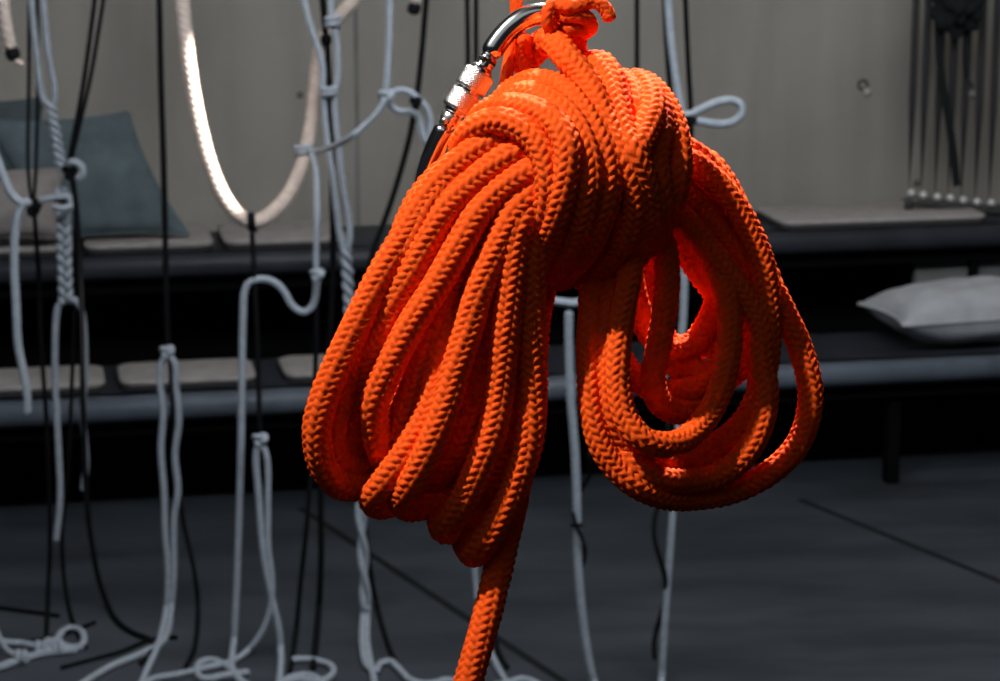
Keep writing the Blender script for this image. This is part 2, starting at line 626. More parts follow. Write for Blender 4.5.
RK = 0.18
rack = empty('hanging_rack', on_bench(955, 200, RK))
tag(rack, 'hanging rack of thin dark rods with pale knobs along its bottom bar', 'rack')
ro = np.array(rack.location)
for px, py in ((909, 192), (921, 194), (935, 196), (948, 197), (961, 199), (975, 201), (989, 202), (1003, 204)):
    p = on_bench(px, py, RK)
    top = p.copy(); top[2] = CEIL
    rope('rod', [[p - ro, (p + top) / 2 - ro, top - ro]], M_rod, rack, r=0.0125, segs=8, ds=0.3)
    v, f = ball(p - BN * 0.02 - ro, 0.013)
    link_mesh('knob', v, f, M_knob, rack)
a, b_ = on_bench(900, 199, RK), on_bench(1012, 213, RK)
rope('bottom_bar', [[a - ro, (a + b_) / 2 - ro, b_ - ro]], M_rackbar, rack, r=0.016, segs=12, ds=0.05)
for px, py in ((909, 203), (962, 209)):
    p = on_bench(px, py, RK)
    v, f = lathe([(0.012, -0.022), (0.014, -0.016), (0.014, 0.01), (0.01, 0.015)], p - ro)
    link_mesh('foot', v, f, M_rod, rack)
p = on_bench(917, 183, RK - 0.03)
v, f = ball(p - ro, 0.012)
link_mesh('knob', v, f, M_rackbar, rack)

# black cloth bundle with a dangling strap
bag = empty('cloth_bundle', on_bench(958, 3, RK - 0.10))
tag(bag, 'crumpled black cloth bundle hanging high on the rack rods, strap dangling', 'cloth')
bo = np.array(bag.location)
n1, n2 = 40, 26
vv, ff = [], []
for i in range(n1):
    for j in range(n2 + 1):
        a = 2 * PI * i / n1
        t = PI * j / n2
        k = 1 + 0.13 * math.sin(5 * a + 3 * t) + 0.09 * math.sin(9 * a - 7 * t) + 0.10 * math.cos(3 * a + 8 * t)
        if math.cos(t) > 0.0: k *= 1
        low = 1.0 + 0.25 * math.sin(2.0 * a + 0.6)
        vv.append((0.080 * math.sin(t) * math.cos(a) * k, 0.055 * math.sin(t) * math.sin(a) * k,
                   -0.095 * math.cos(t) * (k if math.cos(t) < 0 else 0.85 * low * k) ))
for i in range(n1):
    for j in range(n2):
        a = i * (n2 + 1) + j
        b2 = ((i + 1) % n1) * (n2 + 1) + j
        ff.append((a, b2, b2 + 1, a + 1))
link_mesh('bundle', vv, ff, M_bag, bag)


def ribbon(pts, wd, th, m, name, parent, origin):
    C, s = spline([q - origin for q in pts], 0.02)
    T, U, V = frames(C)
    W = np.cross(T, BN); W /= np.linalg.norm(W, axis=1)[:, None]
    N = np.cross(W, T)
    v, f = [], []
    for i in range(len(C)):
        for a, b2 in ((-1, -1), (1, -1), (1, 1), (-1, 1)):
            v.append(C[i] + W[i] * a * wd / 2 + N[i] * b2 * th / 2)
    for i in range(len(C) - 1):
        for k in range(4):
            f.append((i * 4 + k, i * 4 + (k + 1) % 4, (i + 1) * 4 + (k + 1) % 4, (i + 1) * 4 + k))
    f += [(0, 3, 2, 1), tuple(len(v) - 4 + k for k in range(4))]
    return link_mesh(name, v, f, m, parent, smooth=False)


ribbon([on_bench(x, y, RK - 0.06) for x, y in ((938, 12), (939, 45), (942, 80), (948, 115), (953, 150), (957, 186))], 0.026, 0.006, M_bag, 'strap', bag, bo)
ribbon([on_bench(x, y, RK - 0.07) for x, y in ((966, 20), (965, 50), (966, 78))], 0.016, 0.005, M_bag, 'strap', bag, bo)


# --------------------------------------------------------------- hanging cords
YC = 5.72
PX = YC / F / math.cos(PITCH)          # metres per pixel there, roughly


def path(pts, Y, rad, up=False):
    Q = np.array([(p[0], p[1], (p[2] if len(p) > 2 else 0.0) * 100) for p in pts], dtype=float)
    Q, _s = spline(Q, 9.0)
    P = [hang(q[0], q[1], Y - q[2] / 100, rad) for q in Q]
    if up:
        q = P[0].copy()
        mid = P[0].copy()
        q[2] = CEIL + 0.004
        mid[2] = (P[0][2] + CEIL) / 2
        P = [q, mid] + P
    return P


RW, RB = 3.7 * PX, 2.6 * PX
WK = dict(mode='braid', segs=18, cols=6, depth=0.22)
KN = lambda r: dict(r=r, ds=r * 0.42, pitch=r * 1.5)


def cord_part(name, pts, Y, m, parent, r, up=False, origin=None, **kw):
    k = dict(WK); k.update(KN(r)); k.update(kw)
    return rope(name, [path(pts, Y, r, up)], m, parent, origin=origin, **k)


def root_at(name, px, py, Y, label, cat, group=None):
    o = empty(name, hang(px, py, Y, 0.0))
    tag(o, label, cat, group)
    return o, np.array(o.location)


def coil_turns(px, py, Y, r, R, turns=3, tall=1.6, tilt=0.0, axis='v'):
    """a lashing: a few turns of cord round a vertical (v) or horizontal (h) core"""
    c = hang(px, py, Y, r)
    pts = []
    n = int(14 * turns)
    for k in range(n + 1):
        a = 2 * PI * k / 14
        h = (k / n - 0.5) * turns * r * tall
        if axis == 'v':
            pts.append(c + np.array([R * math.cos(a), R * math.sin(a), h]))
        else:
            pts.append(c + np.array([h, R * math.cos(a), R * math.sin(a)]))
    return pts


def lashing(name, px, py, Y, r, R, m, parent, origin, turns=3, axis='v', tall=1.7):
    k = dict(WK); k.update(KN(r))
    return rope(name, [coil_turns(px, py, Y, r, R, turns, tall, axis=axis)], m, parent, origin=origin, **k)


def overhand(px, py, Y, r, size, m, parent, origin, name='knot', turn=0.0):
    """an overhand knot (trefoil) pulled tight"""
    c = hang(px, py, Y, r)
    pts = []
    for k in range(37):
        t = 2 * PI * k / 36
        x = math.sin(t) + 2 * math.sin(2 * t)
        z = math.cos(t) - 2 * math.cos(2 * t)
        y = -math.sin(3 * t)
        x, z = x * math.cos(turn) - z * math.sin(turn), x * math.sin(turn) + z * math.cos(turn)
        pts.append(c + np.array([x * size / 3, y * size / 2.2, z * size / 3]))
    k = dict(WK); k.update(KN(r))
    return rope(name, [pts], m, parent, origin=origin, **k)


def twisted_pair(pa, pb, Y, r, turns, sep):
    """two strands twisted round each other between two pixels"""
    A, B = hang(*pa, Y, r), hang(*pb, Y, r)
    out = []
    for ph in (0, PI):
        pts = []
        n = int(turns * 10)
        for k in range(n + 1):
            t = k / n
            a = 2 * PI * turns * t + ph
            pts.append(A + (B - A) * t + np.array([sep * math.cos(a), sep * math.sin(a), 0]))
        out.append(pts)
    return out


# thick rope sagging in a loop
Yt = 5.72
RT = 7.7 * PX
t, o0 = root_at('thick_rope', 250, 222, Yt, 'thick cream twisted rope sagging in a deep loop, black cord tied at its bottom', 'rope')
rope('loop', [path([(181, -20), (183, 10), (188, 60), (197, 115), (209, 162), (222, 194), (237, 214), (254, 222), (272, 213, -.05), (290, 192, -.12), (303, 162, -.2), (311, 125, -.25), (315, 85, -.28), (319, 52, -.3), (329, 28, -.32), (346, 9, -.34), (366, -14, -.36), (385, -45, -.38)], Yt, RT)], M_thick, t, origin=o0,
     r=RT, mode='laid', segs=30, ds=RT * 0.2, pitch=RT * 0.95, depth=0.17)
for xx, yy, sg in ((181, -20, -1), (385, -45, 1)):
    p = hang(xx, yy, Yt if sg < 0 else Yt + 0.38, RT)
    q = p + np.array([sg * 0.02, 0, 0.5]); q2 = q.copy(); q2[2] = CEIL
    rope('upper_length', [[p - o0, (p + q) / 2 - o0, q - o0, q2 - o0]], M_thick, t, r=RT, mode='laid', segs=30, ds=RT * 0.25, pitch=RT * 1.25, depth=0.24)

t, o0 = root_at('black_cord', 253, 430, Yt, 'black cord tied round the bottom of the thick cream rope, hanging straight', 'cord')
lashing('lashing', 252, 222, Yt, RB * 0.9, RT * 1.06, M_black, t, o0, turns=2, axis='h')
cord_part('hanging_length', [(252, 232), (254, 270), (257, 330), (259, 400), (260, 432)], Yt, M_black, t, RB, origin=o0)

# thick rope ends
t, o0 = root_at('thick_rope_end', 10, 50, 5.62, 'thick cream rope end with black tape, hanging at the top left corner', 'rope')
rope('rope_length', [path([(3, -12), (4, 10), (7, 30), (11, 50)], 5.62, RT * 0.75, up=True)], M_thick, t, origin=o0, r=RT * 0.8, mode='laid', segs=24, ds=RT * 0.2, pitch=RT * 1.1, depth=0.24)
p1, p2 = hang(10.5, 47, 5.62, 0), hang(15, 61, 5.62, 0)
rope('tape_wrap', [[p1 - o0, (p1 + p2) / 2 - o0, p2 - o0]], M_black, t, r=RT * 0.92, segs=16, ds=0.004)
p1, p2 = hang(15, 61, 5.62, 0), hang(23, 64, 5.60, 0)
rope('frayed_tip', [[p1 - o0, (p1 + p2) / 2 - o0, p2 - o0]], M_cloth_pink, t, r=RT * 0.32, segs=10, ds=0.004)
t, o0 = root_at('thick_rope_end', 413, 12, 5.75, 'thick cream rope end bound in black, hanging at the top beside the carabiner', 'rope')
rope('rope_length', [path([(420, -14), (417, -4), (415, 5)], 5.75, RT * 0.7, up=True)], M_thick, t, origin=o0, r=RT * 0.75, mode='laid', segs=24, ds=RT * 0.2, pitch=RT * 1.1, depth=0.24)
p1, p2 = hang(416, 2, 5.75, 0), hang(412, 15, 5.75, 0)
rope('tape_wrap', [[p1 - o0, (p1 + p2) / 2 - o0, p2 - o0]], M_black, t, r=RT * 0.85, segs=16, ds=0.004)

YP = 6.2
# braided white cord at the left
t, o0 = root_at('braided_cord', 68, 540, YP, 'pale cord plaited into a chain in front of the slate cushion, two loose ends', 'cord')
cord_part('strand', [(30, -10), (36, 50), (43, 98), (48, 106)], YP, M_white, t, RW, up=True, origin=o0)
cord_part('strand', [(42, -10), (48, 50), (55, 96), (52, 106)], YP, M_white, t, RW, up=True, origin=o0)
rope('plait', twisted_pair((50, 102), (62, 172), YP, RW, 4.2, RW * 0.85), M_white, t, origin=o0, **{**WK, **KN(RW * 0.95)})
pl = []
A, B = hang(62, 188, YP, RW), hang(66, 304, YP, RW)
for ph in (0, 2 * PI / 3, 4 * PI / 3):
    pts = []
    for k in range(81):
        s_ = k / 80
        a = 2 * PI * 3.6 * s_ + ph
        pts.append(A + (B - A) * s_ + np.array([RW * 1.35 * math.sin(a), RW * 0.9 * math.sin(2 * a), 0]))
    pl.append(pts)
rope('plait', pl, M_white, t, origin=o0, **{**WK, **KN(RW * 0.9)})
cord_part('cross_strand', [(38, 201), (45, 199), (58, 197), (71, 198), (73, 204, 0.01), (64, 208, 0.03), (52, 206, 0.03)], YP - 0.03, M_white, t, RW, origin=o0)
cord_part('loose_end', [(66, 300), (59, 305), (56, 320), (55, 370), (58, 440), (60, 500), (56, 542)], YP, M_white, t, RW, origin=o0)
cord_part('loose_end', [(66, 300), (77, 301), (82, 314), (85, 360), (83, 420), (86, 460), (83, 491)], YP, M_white, t, RW, origin=o0)
cord_part('bight', [(66, 168), (72, 162, 0.02), (80, 165, 0.02), (83, 173, 0.02), (76, 180, 0.02)], YP - 0.02, M_white, t, RW * 1.2, origin=o0)

t, o0 = root_at('white_cord', 27, 415, 5.48, 'pale cord looping in from the left edge, its cut end hanging before the lower bench', 'cord')
cord_part('swag', [(-24, 90), (-8, 145), (2, 172), (9, 190), (20, 202), (30, 203)], 5.48, M_white, t, RW * 1.1, origin=o0, up=True)
cord_part('tail', [(31, 200), (21, 208), (16, 225), (14, 262), (16, 305), (18, 345), (24, 375), (27, 395), (27, 415)], 5.48, M_white, t, RW * 1.1, origin=o0)

# black cords at the left
Yb = 6.34
t, o0 = root_at('black_cord', 33, 240, Yb, 'thin doubled black cord knotted beside the plaited pale cord', 'cord')
cord_part('strand', [(29, -10), (29, 80), (28, 165), (31, 200)], Yb, M_black, t, RB * 0.75, up=True, origin=o0)
cord_part('strand', [(37, -10), (38, 80), (36, 165), (34, 200)], Yb, M_black, t, RB * 0.75, up=True, origin=o0)
overhand(33, 207, Yb - 0.16, RB * 1.3, RB * 3.0, M_black, t, o0)
cord_part('tail', [(34, 205, 0.1), (36, 235, 0.1), (39, 280), (41, 340), (47, 430), (50, 540), (48, 600), (46, 645)], Yb, M_black, t, RB, origin=o0)
t, o0 = root_at('black_cord', 70, 200, Yb, 'slanting pair of black cords meeting on the slate cushion side of the plait', 'cord')
cord_part('strand', [(96, -10), (84, 80), (71, 150), (68, 168)], Yb, M_black, t, RB, up=True, origin=o0)
cord_part('strand', [(105, -10), (91, 75), (75, 145), (70, 168)], Yb, M_black, t, RB * 0.9, up=True, origin=o0)
overhand(70, 172, Yb - 0.17, RB * 1.1, RB * 2.6, M_black, t, o0)
cord_part('tail', [(72, 178, 0.12), (75, 205, 0.1), (74, 300), (72, 380), (68, 470), (62, 540), (66, 590), (74, 625), (86, 648)], Yb, M_black, t, RB * 0.9, origin=o0)
t, o0 = root_at('black_cord', 168, 345, 6.04, 'straight black cord carrying the pale twin cords below it', 'cord')
cord_part('hanging_length', [(159, -10), (161, 80), (164, 180), (166, 280), (168, 350)], 6.04, M_black, t, RB * 1.25, up=True, origin=o0)
cord_part('tail', [(170, 350, -0.05), (174, 440, -0.05), (183, 520, -0.05), (194, 570), (198, 610), (194, 650), (185, 668)], 6.04, M_black, t, RB, origin=o0)
t, o0 = root_at('black_cord', 150, 640, 5.8, 'black cord end curving down onto the floor left of the pale twin cords', 'cord')
cord_part('length', [(72, 176), (76, 205), (81, 290), (83, 400), (86, 490), (92, 545), (102, 590), (118, 622), (140, 636), (152, 640), (150, 655), (140, 664)], 6.0, M_black, t, RB * 1.2, up=False, origin=o0)
for pts, lab in (([(-20, 604), (10, 609), (40, 613), (60, 616)], 'thin dark line lying on the floor at the left edge, behind the pale knotted cord'),
                 ([(-20, 645), (40, 640), (80, 628), (96, 622)], 'thin dark line lying on the floor under the pale knotted cord'),
                 ([(60, 668), (90, 660), (120, 652), (150, 640), (178, 637)], 'thin dark line lying across the floor behind the pale twin cords')):
    oo = rope('black_cord', [path(pts, 9.0, RB * 0.9)], M_black, origin=None, **{**WK, **KN(RB * 0.9)})  # thin dark line swept along the floor
    tag(oo, lab, 'cord')

# pale twin cords
t, o0 = root_at('twin_cord', 168, 360, 5.98, 'pale doubled cord hung by a small knot from the straight black cord, reaching the floor', 'cord')
overhand(167, 352, 5.98, RW * 0.85, RW * 1.7, M_white, t, o0)
cord_part('strand', [(166, 356), (161, 364), (160, 380), (163, 415), (161, 450), (164, 490), (165, 530), (168, 570), (166, 610), (158, 645), (148, 668), (141, 684)], 5.98, M_white, t, RW, origin=o0)
cord_part('strand', [(168, 354), (175, 364), (176, 385), (179, 420), (175, 455), (178, 490), (174, 520), (174, 560), (172, 600), (164, 640), (145, 652), (112, 666), (88, 680), (70, 692)], 5.98, M_white, t, RW, origin=o0)

# pale cord with the wavy top
t, o0 = root_at('white_cord', 240, 640, YC, 'pale cord draped over a black cord end, wavy top, long side dropping to the floor', 'cord')
cord_part('length', [(317, 280), (316, 292), (314, 302), (309, 310), (302, 312), (292, 305), (284, 291), (274, 282), (262, 279), (250, 282), (245, 290), (243, 320), (242, 380), (241, 450), (239, 520), (237, 580), (234, 640), (232, 668), (240, 680), (256, 690)], YC, M_white, t, RW, origin=o0)
t, o0 = root_at('white_cord', 270, 640, 5.66, 'pale knotted cord hanging right of the long wavy-topped cord, running onto the floor', 'cord')
overhand(260, 440, 5.66, RW * 0.75, RW * 1.8, M_white, t, o0)
cord_part('strand', [(257, 446), (256, 460), (259, 500), (263, 550), (270, 590), (279, 630), (281, 662), (278, 690)], 5.66, M_white, t, RW, origin=o0)
cord_part('strand', [(263, 446), (267, 458), (268, 500), (268, 545), (272, 580), (270, 610), (257, 640), (235, 660), (205, 668), (180, 674), (150, 680), (140, 690)], 5.66, M_white, t, RW * 0.9, origin=o0)
t, o0 = root_at('white_cord', 215, 664, 5.6, 'small pale cord loop lying on the floor below the long pale cord', 'cord')
cord_part('loop', [(245, 690), (238, 678), (226, 666), (212, 660), (200, 663), (197, 672), (204, 679), (222, 676), (250, 672)], 9.0, M_white, t, RW, origin=o0)
t, o0 = root_at('white_cord', 320, 668, 5.6, 'pale cord loop open to the left, lying on the floor between two black cords', 'cord')
cord_part('loop', [(280, 684), (300, 679), (318, 682), (331, 676), (334, 668), (322, 662), (304, 659), (291, 660)], 9.0, M_white, t, RW, origin=o0)
cord_part('loop', [(270, 690), (290, 678), (312, 676), (330, 690)], 9.0, M_white, t, RW, origin=o0)

# knotted pale cord on the floor at the left
t, o0 = root_at('knotted_cord', 30, 652, 5.5, 'pale cord with bulky knot and small end loop lying on the floor at the left', 'cord')
cord_part('loop', [(-14, 634), (4, 642), (20, 643), (40, 646), (54, 642), (60, 634), (70, 628), (81, 631), (84, 640), (78, 648), (66, 646), (54, 641), (44, 641)], 9.0, M_white, t, RW, origin=o0)
cord_part('length', [(-30, 674), (0, 667), (20, 660), (40, 654), (60, 651), (78, 650)], 9.0, M_white, t, RW * 1.15, origin=o0)
cord_part('length', [(-12, 600), (0, 640), (12, 654), (30, 656)], 9.0, M_white, t, RW * 0.9, origin=o0)
for xx, yy in ((42, 648), (58, 647), (22, 657)):
    cc = on_z(xx, yy, RW * 1.9)
    pts = [cc + np.array([(k / 28 - 0.5) * RW * 3.4 + 0.3 * RW * math.sin(2 * PI * k / 14), 1.7 * RW * math.cos(2 * PI * k / 14), 1.5 * RW * math.sin(2 * PI * k / 14)]) for k in range(29)]
    rope('knot_turn', [pts], M_white, t, origin=o0, **{**WK, **KN(RW * 0.85)})

# black cords reaching the floor in the middle
t, o0 = root_at('black_cord', 293, 660, 5.85, 'left one of two black cords hanging between the pale cords, slanting to the floor', 'cord')
cord_part('length', [(317, 278), (316, 340), (314, 420), (309, 500), (301, 580), (295, 640), (290, 672)], 5.85, M_black, t, RB * 1.05, origin=o0, up=False)
overhand(317, 274, 5.72, RB * 1.0, RB * 1.9, M_black, t, o0, turn=0.5)
t, o0 = root_at('black_cord', 316, 660, 5.9, 'right one of two black cords hanging between the pale cords, straight to the floor', 'cord')
cord_part('length', [(322, -10), (326, 38), (331, 130), (333, 260), (327, 400), (321, 500), (321, 560), (318, 620), (313, 668)], 6.02, M_black, t, RB * 1.35, origin=o0, up=True)
p1, p2 = hang(326, 33, 6.0, 0), hang(326.5, 46, 6.0, 0)
rope('tape_wrap', [[p1 - o0, (p1 + p2) / 2 - o0, p2 - o0]], M_black, t, r=RB * 2.3, segs=16, ds=0.004)

# doubled pale cord in the middle
t, o0 = root_at('doubled_cord', 366, 650, 5.68, 'doubled pale cord with knotted joints, twisting down behind the left side of the orange coil', 'cord')
Yd = 5.92
cord_part('strand', [(302, -10), (309, 20), (316, 42), (322, 62), (323, 90), (326, 130), (333, 180), (340, 236), (344, 250)], Yd, M_white, t, RW, up=True, origin=o0)
cord_part('strand', [(330, -10), (332, 18), (337, 45), (338, 75), (335, 100), (338, 140), (344, 190), (350, 236), (347, 250)], Yd, M_white, t, RW, up=True, origin=o0)
lashing('knot_turn', 329, 92, Yd, RW * 0.75, RW * 2.0, M_white, t, o0, turns=2)
lashing('knot_turn', 333, 22, Yd, RW * 0.9, RW * 1.6, M_white, t, o0, turns=2)
rope('twist', twisted_pair((346, 248), (357, 430), Yd, RW, 7.5, RW * 0.85), M_white, t, origin=o0, **{**WK, **KN(RW * 0.95)})
rope('twist', twisted_pair((357, 430), (366, 610), Yd, RW, 2.2, RW * 0.85), M_white, t, origin=o0, **{**WK, **KN(RW * 0.95)})
cord_part('floor_end', [(364, 605), (362, 640), (366, 664), (374, 672), (380, 664), (388, 661), (398, 668), (410, 680), (430, 684), (450, 680), (470, 690)], Yd, M_white, t, RW, origin=o0)
cord_part('floor_end', [(368, 605), (367, 640), (371, 665), (376, 690)], Yd, M_white, t, RW, origin=o0)
t, o0 = root_at('black_cord', 392, 668, 5.8, 'black cord hanging behind the doubled pale cord, kicking right onto the floor', 'cord')
cord_part('length', [(347, 246), (356, 330), (361, 420), (364, 500), (369, 560), (378, 610), (390, 650), (399, 668)], 6.02, M_black, t, RB * 1.05, origin=o0)

# single pale cord with small knot
t, o0 = root_at('white_cord', 316, 275, 5.66, 'thin pale cord lashed to the thick rope, ending in a small knot above the benches', 'cord')
lashing('lashing', 304, 150, Yt + 0.21, RW * 0.75, RT * 1.1, M_white, t, o0, turns=2)
cord_part('hanging_length', [(312, 153, -0.14), (316, 170, -0.06), (317, 215), (316, 258), (316, 270)], 5.70, M_white, t, RW * 0.85, origin=o0)
overhand(317, 275, 5.66, RW * 0.8, RW * 1.5, M_white, t, o0)
# cord from the small bow to the lashing
t, o0 = root_at('white_cord', 388, 95, 5.7, 'pale cord hanging at top, knotted to a small loop left of the carabiner', 'cord')
cord_part('hanging_length', [(390, -10), (389, 40), (387, 80), (386, 95)], 5.7, M_white, t, RW, origin=o0, up=True)
cord_part('crossing_length', [(386, 98), (378, 112), (364, 126), (350, 137), (334, 146, -.1), (318, 151, -.22), (308, 151, -.26)], 5.6, M_white, t, RW * 0.8, origin=o0)
overhand(386, 97, 5.68, RW * 0.75, RW * 1.7, M_white, t, o0)
cord_part('loop', [(388, 96), (394, 92), (402, 90), (411, 93), (418, 99), (425, 106), (430, 118), (430, 130), (427, 142), (422, 132), (418, 116), (411, 112), (402, 112), (394, 108), (388, 99)], 5.7, M_white, t, RW * 0.95, origin=o0)
t, o0 = root_at('black_cord', 376, 240, 5.8, 'slanting black cord passing the small pale loop left of the carabiner', 'cord')
cord_part('length', [(427, -10), (422, 50), (417, 96), (410, 135), (398, 180), (384, 222), (372, 255), (366, 290)], 5.8, M_black, t, RB * 1.15, up=True, origin=o0)
overhand(416, 102, 5.66, RB * 0.85, RB * 1.8, M_black, t, o0)

# black cords behind the knot
G3 = None
for a, b2, Y, lab in (((467, -10), (469, 120), 5.8, 'left of a close pair of black cords seen above the carabiner sleeve'),
                      ((476, -10), (476, 120), 5.8, 'right of a close pair of black cords seen above the carabiner sleeve'),
                      ((637, -10), (637, 150), 5.8, 'single black cord hanging just right of the orange rope stub')):
    P = path([a, ((a[0] + b2[0]) / 2, 60), b2, (b2[0] + 1, 300)], Y, RB, up=True)
    oo = rope('black_cord', [P], M_black, **{**WK, **KN(RB)})
    tag(oo, lab, 'cord')

# pale cord with end loop at the right of the coil
t, o0 = root_at('white_cord', 684, 120, 5.46, 'pale cord with a small flat loop sticking out right of the orange coil', 'cord')
cord_part('hanging_length', [(667, -10), (671, 40), (677, 85), (682, 115), (684, 150), (684, 220), (684, 300), (682, 340), (679, 420), (673, 510), (668, 580), (664, 640), (661, 690)], 5.46, M_white, t, RW, up=True, origin=o0)
cord_part('end_loop', [(682, 118), (694, 113), (708, 106), (722, 101), (735, 101), (742, 107), (741, 115), (733, 122), (720, 124), (704, 122), (692, 120), (682, 118)], 5.42, M_white, t, RW * 1.05, origin=o0)
lashing('knot', 684, 118, 5.44, RW * 0.8, RW * 1.3, M_white, t, o0, turns=2)
t, o0 = root_at('black_cord', 692, 127, 5.50, 'black cord pair hanging either side of the pale cord right of the coil', 'cord')
cord_part('strand', [(664, -10), (667, 50), (671, 100), (676, 150), (680, 300)], 5.56, M_black, t, RB, up=True, origin=o0)
cord_part('strand', [(685, -10), (688, 60), (691, 115), (691, 160), (688, 300)], 5.52, M_black, t, RB, up=True, origin=o0)
overhand(690, 121, 5.38, RB * 0.9, RB * 1.8, M_black, t, o0)
t, o0 = root_at('black_cord', 664, 620, 5.36, 'black cord wound round the pale cord below the right side of the coil', 'cord')
P = []
for k in range(60):
    s_ = k / 59
    px, py = 660 + 6 * math.cos(s_ * 2 * PI * 1.6), 470 + 190 * s_
    base = hang(px, py, 5.46 + 0.022 * math.sin(s_ * 2 * PI * 1.6), RB)
    P.append(base)
top = P[0].copy(); top[2] += 0.45
rope('length', [[top - o0 + np.array([0.02, 0.06, 0])] + [q - o0 for q in P]], M_black, t, **{**WK, **KN(RB)})

# pale cord left of the right bundle
t, o0 = root_at('white_cord', 580, 600, 5.44, 'pale cord hanging in the gap between the coil halves, reaching the floor', 'cord')
cord_part('length', [(569, 310), (569, 345), (571, 400), (575, 450), (577, 500), (578, 560), (583, 620), (590, 665), (596, 690)], 5.44, M_white, t, RW * 1.15, origin=o0, up=False)
cord_part('upper_bight', [(500, 255), (518, 280), (534, 291), (548, 299), (562, 302), (576, 303), (590, 295), (594, 270), (594, 150)], 5.44, M_white, t, RW * 1.1, origin=o0)
lashing('knot_turn', 577, 525, 5.44, RB * 0.8, RW * 1.25, M_black, t, o0, turns=1)
t, o0 = root_at('black_cord', 580, 550, 5.36, 'short black cord twisted round the pale cord in the gap between the coil halves', 'cord')
P = []
for k in range(50):
    s_ = k / 49
    a = s_ * 2 * PI * 1.4 - 1.2
    P.append(hang(579 + 6 * math.cos(a) + (8 * (1 - s_) ** 3), 455 + 115 * s_, 5.44 + 0.026 * math.sin(a), RB))
rope('length', [[P[0] - o0 + np.array([0.02, 0.03, 0.06])] + [q - o0 for q in P]], M_black, t, **{**WK, **KN(RB * 0.8)})
t, o0 = root_at('white_cord', 485, 640, 5.66, 'pale cord dropping to the floor just beside the orange tail end', 'cord')
cord_part('length', [(470, 380), (472, 480), (474, 560), (479, 610), (488, 645), (498, 668), (512, 690)], 5.66, M_white, t, RW * 0.9, origin=o0)
cord_part('floor_length', [(492, 686), (508, 683), (524, 679), (548, 690)], 9.0, M_white, t, RW, origin=o0)
t, o0 = root_at('black_cord', 482, 600, 5.75, 'black cord seen between the pale cord and the orange tail end', 'cord')
cord_part('length', [(485, 380), (485, 480), (486, 560), (492, 620), (500, 655), (508, 668)], 5.75, M_black, t, RB, origin=o0)

# ------------------------------------------------------------------ orange coil
RO = 13.7


def AP(pts):
    return [at(*p) for p in pts]


OK_ = dict(r=RO * S, mode='braid', segs=50, ds=1.4 * S, pitch=8.4 * S, cols=10, depth=0.20, skew=0.6)
coil = empty('rope_coil', at(590, 180, 0))
tag(coil, 'thick orange braided rope coiled and wrapped into a hank, hanging from the carabiner', 'rope')
CO = np.array(coil.location)
_ph = [0.0]


RSEL = [14.0]


def strand(name, pts):
    _ph[0] += 0.0371
    kw = dict(OK_)
    kw['r'] = RSEL[0] * S
    kw['phase'] = _ph[0]
    kw['twist'] = random.uniform(-3, 3)
    return rope(name, [AP(pts)], M_orange, coil, origin=CO, **kw)


RSEL[0] = 14.7
# --- loops hanging to the left (front side down, back side up)
strand('hanging_loop', [(640, 150, -20), (590, 140, 20), (545, 132, 46), (501, 138, 64), (458, 164, 62), (427, 199, 58), (404, 238, 55), (384, 270, 55), (361, 315, 55), (340, 359, 52), (324, 398, 48),
                        (317, 430, 42), (320, 458, 30), (333, 480, 12), (354, 487, -14), (375, 479, -40), (395, 455, -58), (415, 410, -66), (445, 330, -66), (490, 240, -60), (560, 180, -48), (620, 170, -40)])
strand('hanging_loop', [(640, 165, 0), (585, 148, 25), (550, 145, 58), (523, 149, 74), (484, 173, 72), (453, 202, 68), (438, 222, 66), (410, 274, 58), (390, 310, 48), (374, 349, 34), (360, 387, 16), (348, 415, 0),
                        (346, 440, -12), (356, 458, -34), (374, 455, -56), (400, 420, -70), (440, 320, -72), (500, 220, -62), (580, 170, -52)])
strand('hanging_loop', [(650, 170, 10), (590, 160, 30), (556, 162, 64), (534, 168, 80), (501, 190, 78), (478, 214, 76), (464, 238, 74), (437, 284, 68), (409, 329, 62), (389, 369, 54),
                        (376, 400, 44), (375, 422, 32), (379, 446, 16), (390, 463, -8), (408, 462, -34), (430, 430, -52), (460, 350, -58), (510, 240, -50), (580, 190, -44)])
strand('hanging_loop', [(640, 180, 0), (575, 172, 20), (545, 176, 32), (515, 200, 34), (479, 256, 32), (456, 305, 36), (443, 350, 42), (436, 388, 46), (428, 416, 46), (407, 452, 44), (385, 482, 34), (374, 497, 18), (376, 504, 0), (387, 504, -20),
                        (404, 494, -40), (430, 450, -52), (460, 370, -48), (500, 270, -34), (560, 200, -30)])
strand('hanging_loop', [(640, 190, 15), (575, 180, 40), (549, 182, 62), (533, 192, 78), (515, 212, 79), (503, 236, 77), (491, 262, 75), (479, 292, 73), (467, 334, 70), (454, 374, 68), (447, 400, 68), (435, 434, 66), (420, 468, 58), (409, 489, 44), (403, 500, 26),
                        (408, 507, 4), (428, 505, -18), (456, 496, -34), (482, 465, -42), (500, 400, -44), (512, 310, -40), (530, 230, -32), (580, 200, -26)])
strand('hanging_loop', [(630, 195, 0), (575, 190, 40), (552, 190, 64), (535, 202, 76), (523, 221, 79), (517, 240, 77), (512, 282, 72), (506, 334, 65), (500, 391, 56), (493, 430, 54), (480, 464, 50), (464, 500, 40), (451, 520, 26), (446, 530, 6),
                        (441, 519, -16), (446, 500, -30), (466, 470, -40), (484, 420, -44), (500, 340, -44), (520, 250, -36), (570, 205, -28)])
